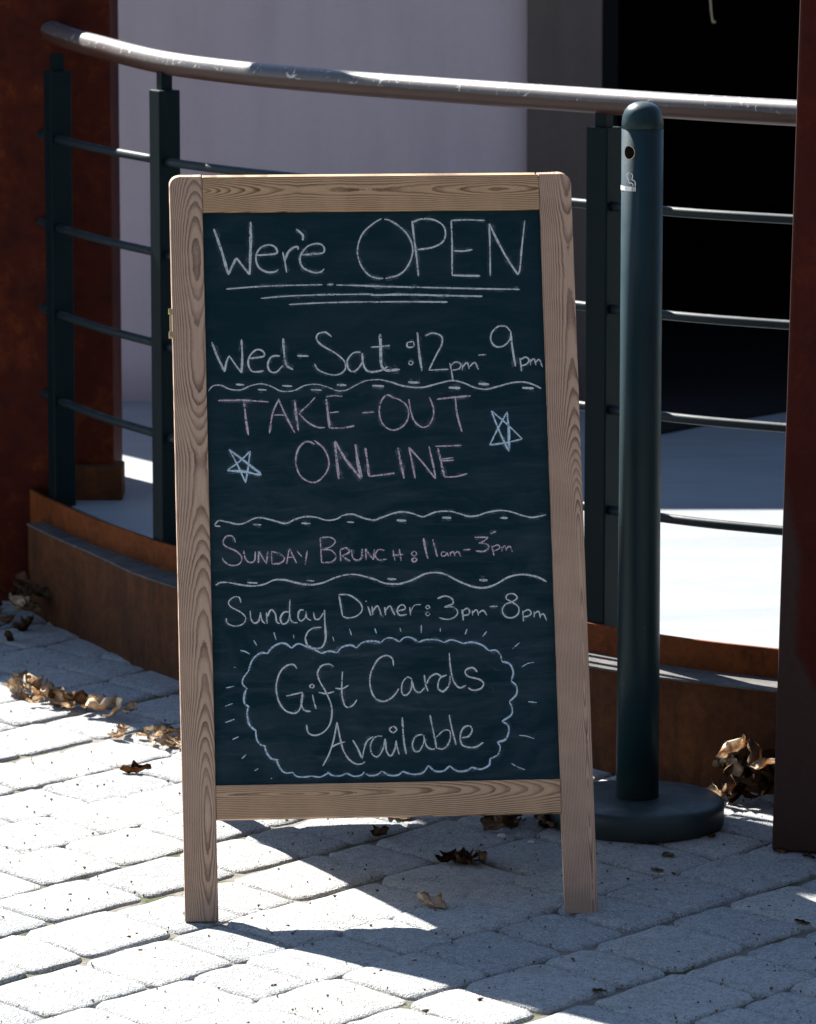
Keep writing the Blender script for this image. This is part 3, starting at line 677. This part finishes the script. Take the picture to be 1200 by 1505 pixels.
chalk('chalk_lettering', [(3, 2.6, '285,1055 270,1018 230,1015 207,1050 225,1080 290,1110 325,1150 310,1190 260,1200 215,1175 203,1150;338,1105 345,1150 370,1180 405,1170 410,1110;430,1185 432,1110;432,1110 480,1190;480,1190 490,1112;512,1112 515,1190;512,1112 560,1125 595,1155 570,1185 515,1190;625,1090 608,1190;625,1090 670,1185;615,1150 655,1145;672,1108 705,1145;738,1105 725,1195;820,1025 828,1180;820,1025 880,1022 915,1045 890,1080 830,1100;830,1098 890,1105 920,1145 890,1178 828,1182;945,1100 950,1175;945,1100 985,1090 1005,1115 955,1140;960,1140 985,1160 1010,1172;1018,1100 1025,1150 1055,1168 1080,1150 1085,1095;1110,1165 1105,1095;1105,1095 1155,1165;1155,1165 1162,1098'),
    (4, 2.6, '110,1105 75,1100 52,1135 75,1165 125,1160;165,1100 170,1135 178,1172;205,1095 209,1130 217,1172;160,1137 235,1130;298,1108 281,1125 298,1142 315,1125 298,1108;300,1150 283,1165 300,1178 316,1163 300,1150;608,1102 655,1098;680,1022 765,1022;765,1022 740,1045 705,1058;705,1058 755,1065 768,1090 735,1112 688,1108;780,1000 800,990 820,985;788,1075 795,1110 802,1138;790,1084 825,1070 838,1090 800,1110;850,1080 852,1112;852,1095 872,1075 880,1108;880,1095 900,1078 918,1115;500,1117 475,1115 470,1140 495,1138 505,1118;505,1118 515,1142;525,1115 528,1142;527,1125 545,1112 555,1140;555,1125 575,1112 592,1142'), (4, 3.2, '357,1028 370,1100 385,1158;415,1035 430,1090 445,1145')], M['pink'])
chalk('chalk_wavy_line', [(3, 3.0, '160,1325 190,1308 240,1308 320,1322 400,1330 470,1318 530,1292 600,1292 680,1312 760,1322 840,1308 920,1275 990,1258 1050,1258 1120,1275 1190,1296'), (4, 3.2, '70,1298 130,1315 210,1315 290,1290 370,1252 440,1245 500,1258 570,1295 640,1325 700,1340 760,1338 820,1315 890,1275 960,1258 1020,1260 1080,1275 1135,1303'),
    (3, 3.8, dots([(392, 1310, 64), (758, 1297, 48)])), (4, 4.4, dots([(157, 1286, 56), (735, 1293, 52)]))], M['white'])
chalk('chalk_lettering', [(5, 2.7, '252,160 240,125 205,122 168,155 185,190 250,225 285,265 265,305 210,320 160,300 152,265;315,215 320,270 345,300 375,280 385,225;385,225 395,280 415,303;425,225 430,305;430,260 455,210 485,235 495,290 515,303;580,225 545,225 520,265 535,305 570,290 585,240;585,140 583,240 600,290 640,298;680,210 650,215 640,260 660,285 690,260 695,220;695,225 700,265 730,282;745,225 755,270 785,270 815,225;688,400 710,355 750,332 800,328;918,105 930,180 942,250;918,105 990,110 1060,160 1075,210 1040,250 980,265 942,252;1113,185 1125,215 1135,250;1098,149 1106,152'),
    (5, 3.3, '820,210 822,300 828,400 805,460 760,472 705,450 688,400'),
    (6, 2.7, '30,160 35,212;35,188 60,158 75,180 85,212 100,215;105,165 110,212;110,185 135,158 150,185 165,212;183,188 225,176 215,152 190,160 178,190 195,213 235,208;252,165 258,215;258,190 280,155 318,150;358,153 346,165 358,177 370,165 358,153;358,193 346,205 358,217 370,205 358,193;415,115 460,100 500,115 505,145 455,165;455,165 510,165 535,195 515,225 470,237 425,228;560,180 565,215 568,245;562,190 590,172 605,190 595,210 565,214;620,185 622,215;622,200 645,180 658,215;658,200 685,185 708,215;722,162 770,160;850,132 820,115 830,90 865,88 885,110 860,132 815,150 797,185 815,220 855,228 890,205 892,165 850,132;918,185 920,220 922,250;920,195 950,180 968,200 950,218 920,222;985,190 985,225;987,207 1010,190 1022,230;1022,214 1040,205 1058,245')], M['white'])
chalk('chalk_cloud_border', [(5, 3.1, '800,505 850,490 905,500;905,500 940,462 1000,450 1035,468;1035,468 1080,430 1140,420 1200,430;800,505 740,475 700,460 640,440 595,470;595,470 560,442 520,437 470,460 430,508;430,503 380,505 330,550 303,625;303,625 270,670 262,710 295,748;287,752 275,790 275,840 310,872;300,870 295,920 310,990 358,1035;352,1035 360,1090 385,1125 422,1135;412,1137 430,1185 460,1220 508,1228;495,1230 515,1280 550,1315 608,1315;600,1310 630,1340 680,1345 735,1338;730,1338 790,1345 845,1318;840,1310 870,1333 920,1338 968,1322;968,1318 1020,1340 1070,1332 1090,1310'),
    (6, 3.1, '0,370 40,365 80,378;80,378 110,350 150,348 192,370;192,370 220,345 260,345 303,372;303,372 350,358 410,358 455,373;455,373 500,358 568,380;568,380 620,372 680,390 718,422;718,422 760,420 785,445 795,485;795,485 840,500 862,550 850,600;850,600 880,630 880,680 838,722;838,722 855,760 850,800 795,838;795,838 830,860 835,900 815,945 768,960;768,960 785,990 770,1035 722,1060;725,1060 720,1095 670,1120 615,1108;620,1108 580,1130 530,1130 487,1100;487,1100 450,1130 400,1130 362,1098;362,1098 330,1140 270,1150 208,1132;210,1135 180,1155 130,1155 90,1130;90,1130 60,1152 20,1158 -8,1145')], M['blue'])
RAYS = [(5, 2.0, '248,485 280,492 312,510;338,415 360,452;475,362 492,415;608,378 613,405;876,392 884,422;990,338 1003,382;1160,340 1172,370;205,600 218,600;150,740 207,728;143,865 197,845;145,975 208,953;195,1090 238,1070;258,1220 290,1190;345,1303 370,1287;455,1358 463,1352'),
    (6, 2.1, '47,290 57,320;195,288 200,310;320,270 320,318;432,288 432,310;590,293 578,325;705,308 680,340;898,375 858,410;985,490 945,498 912,518;950,722 1000,727;895,920 940,925 985,940;850,1085 890,1108 930,1122')]
for reg_, wd_, st_ in RAYS:
    for one in st_.split(';'): chalk('chalk_ray_mark', [(reg_, wd_, one)], M['blue'])
chalk('chalk_lettering', [(5, 2.9, '632,608 610,582 570,585 520,630 492,720 505,820 550,890 610,912 645,895 665,840 672,770;672,770 560,795;672,775 662,840 680,890 728,900;738,785 748,830 762,882;735,713 719,727 735,741 750,727 735,713;882,595 850,578 800,590 773,635 785,690 830,770 868,870 862,970 820,1035 760,1062 710,1045 697,990;780,770 830,778 885,765;942,628 937,720 940,800 958,860 985,872 1015,855 1040,820;893,742 940,745 982,722'), (6, 2.9, '157,512 150,470 115,450 65,475 25,550 18,620 40,690 85,720 130,710 165,680 188,645;265,590 240,577 210,610 205,665 230,685 260,650 265,595;265,600 280,650 310,668 340,640;338,565 345,620 360,660;350,620 370,580 410,558 445,580;470,565 430,585 418,640 450,662 485,620 490,570;485,435 492,520 510,600 545,640 585,625;650,548 625,523 590,530 578,550 600,575 660,590 687,615 670,645 625,655 595,640')], M['white'])
chalk('chalk_lettering', [(5, 2.9, '905,972 880,1100 850,1190 808,1270;905,972 930,1100 960,1190 1010,1245 1060,1258 1095,1242;862,1145 910,1120 960,1105;1012,1095 1045,1150 1075,1222;1075,1222 1090,1150 1110,1100 1150,1070'), (6, 2.9, '90,925 50,930 22,975 30,1030 65,1045 95,1000 108,940;108,945 115,1010 140,1042 165,1000 172,950;172,950 178,990 190,1032;155,865 132,885 155,905 176,885 155,865;208,815 213,900 220,970 232,1032;330,915 290,925 268,970 280,1012 310,1010 335,960 335,918;335,925 350,980 375,1000 400,1000;372,800 385,870 400,940 410,998;412,995 450,1000 485,960 490,900 455,890 410,930;485,800 500,880 525,975;560,935 600,925 620,890 605,865 570,875 550,920 560,975 610,992 650,985 685,962')], M['white'])
sm_ = chalk('chalk_smudge', [(4, 2.4, '430,120 500,108 560,100;685,132 770,125;520,745 570,720;350,755 375,738;655,738 680,745;800,712 815,735;160,760 175,750;0,770 40,760;50,640 90,715;625,1190 630,1240;890,665 920,672;280,120 300,105'), (6, 5.0, '700,520 790,540;650,470 720,480;250,410 400,400;300,770 520,768;730,640 750,655;900,590 920,575;880,510 905,520'), (5, 5.0, '430,490 520,495;650,527 685,527;690,545 770,535;1000,540 1120,520'), (3, 5.0, '540,850 640,840 760,830;1060,130 1110,110;300,770 315,755;830,1120 860,1130'), (1, 7.0, '300,575 400,575;420,570 470,575;520,580 560,585')], M['ghost']); sm_['kind'] = 'stuff'

bm = bmesh.new()
for k_, (Q, w0) in enumerate(DUST):
    prev = None; yy = 0.0074 - 0.0001 - 0.0000006 * k_
    for i in range(0, len(Q), 2):
        p = Q[i]; t = (Q[min(i + 2, len(Q) - 1)] - Q[max(i - 2, 0)]).normalized(); nn = Vector((-t.y, t.x, 0))
        a_, b_ = w0 * CH.uniform(0.8, 1.9), w0 * CH.uniform(0.8, 1.6)
        q = [bm.verts.new((p.x + nn.x * a_, yy, p.y + nn.y * a_)), bm.verts.new((p.x - nn.x * b_, yy, p.y - nn.y * b_ - 0.0006))]
        if prev: bm.faces.new((prev[0], prev[1], q[1], q[0]))
        prev = q
me = bpy.data.meshes.new('chalk_dust'); bm.to_mesh(me); bm.free()
k = N('chalk_dust'); c = k.coord(rnd=False); f = k.ramp(k.noise(c, 90, 5, 0.8), [(0.45, g(0)), (0.72, g(0.30))])
tr = k.n('BsdfTransparent'); mx = k.n('MixShader'); k.put(mx.inputs[0], f); k.set((0.35, 0.42, 0.45), 0.95, 0, 0.1)
k.t.links.new(tr.outputs[0], mx.inputs[1]); k.t.links.new(k.b.outputs[0], mx.inputs[2]); k.t.links.new(mx.outputs[0], k.o.inputs['Surface'])
du = link('chalk_dust', me, front, k.m); du['kind'] = 'stuff'

# ------------------------------------------------------------------ leaves and debris
def leaf_mesh(seed, L=0.06, W=0.034, curl=1.0):
    rn = random.Random(seed); bm = bmesh.new(); nu, nv = 9, 5; G = []
    ax = rn.uniform(1, 10) * curl; tw = rn.uniform(-1.6, 1.6) * curl; fold = rn.uniform(0.05, 1.1) * curl
    for i in range(nu):
        u = i / (nu - 1); wd = W / 2 * rn.uniform(0.72, 1.15) * (math.sin(math.pi * min(u * 0.95 + 0.03, 1)) ** 0.7) * (1 + 0.25 * math.sin(u * 17 + seed))
        row = []
        ang = ax * (u - 0.5) * L * 5
        for j in range(nv):
            v = (j / (nv - 1) * 2 - 1)
            x = (math.sin(ang) / max(ax * 5 * L, 1e-3)) * L if abs(ax) > 0.5 else (u - .5) * L
            z = (1 - math.cos(ang)) / max(ax * 5, 1e-3)
            y = v * wd * math.cos(fold * abs(v)); z += abs(v) * wd * math.sin(fold * abs(v))
            a_ = tw * (u - .5); y, z = y * math.cos(a_) - z * math.sin(a_), y * math.sin(a_) + z * math.cos(a_)
            nz = noise.noise(Vector((u * 4 + seed * 3.1, v * 1.8, seed))) * 0.008 * curl
            row.append(bm.verts.new((x, y, z + nz)))
        G.append(row)
    for A, B in zip(G, G[1:]):
        for j in range(nv - 1): bm.faces.new((A[j], A[j + 1], B[j + 1], B[j]))
    mz = min(v.co.z for v in bm.verts)
    for v in bm.verts: v.co.z -= mz
    bmesh.ops.solidify(bm, geom=bm.faces[:], thickness=0.0003)
    stl = rn.uniform(0.010, 0.022); q0 = bm.verts.new((L * .45, -.0006, 0.002)); q1 = bm.verts.new((L * .45, .0006, 0.002)); q2 = bm.verts.new((L * .45 + stl, .002, 0.006)); bm.faces.new((q0, q1, q2))
    return fin(bm, 'dry_leaf', True)
LM = {'t': [leaf_mesh(i) for i in range(8)], 'b': [leaf_mesh(i + 20) for i in range(8)], 'f': [leaf_mesh(i + 40, 0.05, 0.03, 0.3) for i in range(4)]}
for m_ in LM['t']: m_.materials.append(M['leaf_tan'])
for m_ in LM['b']: m_.materials.append(M['leaf_brown'])
for m_ in LM['f']: m_.materials.append(M['leaf_brown'])
def G2(px, py):                   # place on the paving, given as bearings measured in the survey picture
    th = math.atan2(py - 752.5, 7000) + R(9.35); D = 1.86 / math.tan(th)
    return (px - 600) / 7000 * (D * 0.9867 + 1.86 * 0.1625), D
lr = random.Random(11)
def leaf(kind, x, y, z, s, label, group, tilt=0.5):
    o = link('dry_leaf', lr.choice(LM[kind])); o.location = (x, y, z); o.scale = (s, s, s)
    o.rotation_euler = (lr.uniform(-tilt, tilt), lr.uniform(-tilt, tilt), lr.uniform(0, 6.28))
    tag(o, label, 'dry leaf', group)
def pile(n, x0, x1, yf, spread, kinds, label, group, zmax=0.03, smin=0.7, smax=1.3, tilt=0.8):
    for i in range(n):
        px = lr.uniform(x0, x1); py = yf(px) + lr.uniform(-spread, spread)
        x, y = G2(px, py); leaf(lr.choice(kinds), x, y, lr.uniform(0.0, zmax), lr.uniform(smin, smax), label, group, tilt)
pile(24, 35, 196, lambda x: 1026 + (x - 35) * 0.17, 10, 'tttb', 'crumpled dry leaf in the sunlit drift along the shadow edge at left', 'leaves in the sunlit drift left of the chalkboard', 0.018)
pile(5, 0, 30, lambda x: 1015, 9, 'ttb', 'crumpled dry leaf in the small sunlit heap at the left edge', 'leaves in the small heap at the left edge', 0.015)
pile(16, 165, 264, lambda x: 1078 + (x - 165) * 0.14, 9, 'ttt', 'flattened pale leaf scrap in the sun beside the left chalkboard leg', 'leaf scraps beside the left chalkboard leg', 0.006, 0.5, 0.95, 0.35)
pile(24, -20, 58, lambda x: 925 - abs(x - 10) * 0.3, 22, 'bbt', 'dark dead leaf heaped in shade at the pylon foot', 'dead leaves heaped in shade at the pylon foot', 0.09, 0.9, 1.5)
pile(26, 1052, 1138, lambda x: 1176, 20, 'bbbbt', 'curled brown leaf heaped between ash post base and right column', 'leaves heaped between ash post and right column', 0.085, 0.9, 1.6, 1.2)
pile(18, 722, 835, lambda x: 1212, 12, 'bbbt', 'dead leaf in the dark clump behind the right chalkboard leg', 'leaves clumped behind the right chalkboard leg', 0.012, 0.8, 1.3)
pile(20, 880, 1070, lambda x: 1243 - abs(x - 937) * 0.14, 5, 'f', 'tiny leaf scrap caught against the round ash post base', 'leaf scraps against the round base', 0.003, 0.15, 0.4, 0.2)
pile(12, 1138, 1215, lambda x: 1250 + (x - 1138) * 0.15, 5, 'bf', 'tiny dark leaf scrap at the foot of the right column', 'leaf scraps at the foot of the right column', 0.004, 0.3, 0.6)
x, y = G2(682, 1270); leaf('b', x, y, 0, 1.35, 'single crumpled brown leaf in shade under the chalkboard', None, 0.15)
x, y = G2(668, 1264); leaf('b', x, y, 0, 1.15, 'brown leaf tucked against another leaf under the chalkboard', None, 0.2)
for i_ in range(7):
    x, y = G2(656 + 9 * i_ + lr.uniform(-3, 3), 1262 + lr.uniform(-7, 9)); leaf('f' if i_ % 2 else 'b', x, y, 0.001, lr.uniform(0.6, 1.05), 'matted brown leaf in the flat clump under the chalkboard', 'leaves matted flat under the chalkboard', 0.2)
x, y = G2(634, 1333); leaf('t', x, y, 0, 1.2, 'tan leaf straddling the sunlit tip of the chalkboard shadow', None, 0.15)
x, y = G2(560, 1228); leaf('b', x, y, 0, 1.0, 'small dark leaf in shade just below the bottom rail', None, 0.15)
x, y = G2(585, 1200); leaf('f', x, y, 0, 1.5, 'flat dark leaf on the bright strip below the bottom rail', None, 0.1)
x, y = G2(967, 1280); leaf('f', x, y, 0.001, 0.55, 'little brown leaf on the shaded paver right of the chalkboard leg', None, 0.1)
x, y = G2(882, 1458); leaf('f', x, y, 0.001, 0.62, 'small brown twig-like leaf in shade near the bottom', None, 0.1)
x, y = G2(1180, 1357); leaf('f', x, y, 0.001, 0.6, 'pale green leaf scrap in a joint at the right edge', None, 0.1)
x, y = G2(982, 1258); leaf('f', x, y, 0.001, 0.8, 'dark damp leaf just in front of the round base', None, 0.1)
x, y = G2(1112, 1190); leaf('b', x, y, 0.02, 0.95, 'large brown leaf leaning on the heap by the right column', None, 1.3)
x, y = G2(200, 1135); leaf('b', x, y, 0.0, 1.0, 'brown leaf on the white pavers left of the chalkboard', None, 0.15)
# bits and pebbles
pm = []
for s in range(4):
    bm = bmesh.new(); bmesh.ops.create_icosphere(bm, subdivisions=2, radius=1)
    for v in bm.verts: v.co *= 1 + 0.3 * noise.noise(v.co * 1.3 + Vector((s * 9, 0, 0))); v.co.z *= 0.55
    pm.append(fin(bm, 'pebble', True)); pm[-1].materials.append(M['pebble'])
for px, py, s, lab in ((738, 1231, 0.0075, 'small white pebble in shade behind the right chalkboard leg'), (781, 1240, 0.006, 'small flat grey pebble behind the right chalkboard leg'), (103, 1315, 0.0035, 'tiny dark pebble on the sunlit pavers at left')):
    x, y = G2(px, py); o = link('pebble', pm[0]); o.location = (x, y, s * 0.4); o.scale = (s, s, s); tag(o, lab, 'pebble')
bm = bmesh.new()                   # uncountable crumbs of leaf and grit caught in the joints
for i in range(650):
    px = lr.uniform(-40, 1240); py = lr.uniform(960, 1530); x, y = G2(px, py)
    if y > ycurve(x) - 0.15: continue
    s = lr.uniform(0.0006, 0.0018) * (1.6 if lr.random() < 0.06 else 1); a_ = lr.uniform(0, 6.28); e = lr.uniform(1, 2.6)
    q = [(math.cos(a_ + t) * s * (e if t in (0, math.pi) else 1), math.sin(a_ + t) * s * (e if t in (0, math.pi) else 1)) for t in (0, math.pi / 2, math.pi, 3 * math.pi / 2)]
    z = 0.0025
    vs = [bm.verts.new((x + p, y + r_, z + lr.uniform(0, 0.001))) for p, r_ in q]; ap = bm.verts.new((x, y, z + s * 0.9)); bt = bm.verts.new((x, y, z - 0.004))
    for j in range(4):
        bm.faces.new((vs[j], vs[(j + 1) % 4], ap)); bm.faces.new((vs[j], vs[(j + 1) % 4], bt))
tag(link('grit', fin(bm, 'grit'), None, M['leaf_brown']), 'scattered crumbs of leaf and grit on the pavers', 'grit', kind='stuff')
# thin stem hanging in the doorway
st = tube('hanging_stem', catmull([(0.735, 11.57, 1.985), (0.728, 11.55, 1.7), (0.716, 11.5, 1.36), (0.727, 11.5, 1.22), (0.733, 11.5, 1.166), (0.741, 11.5, 1.163)], 5), 0.0022, M['stem'], None, 6)
tag(st, 'thin dry stem dangling in the black doorway', 'stem')
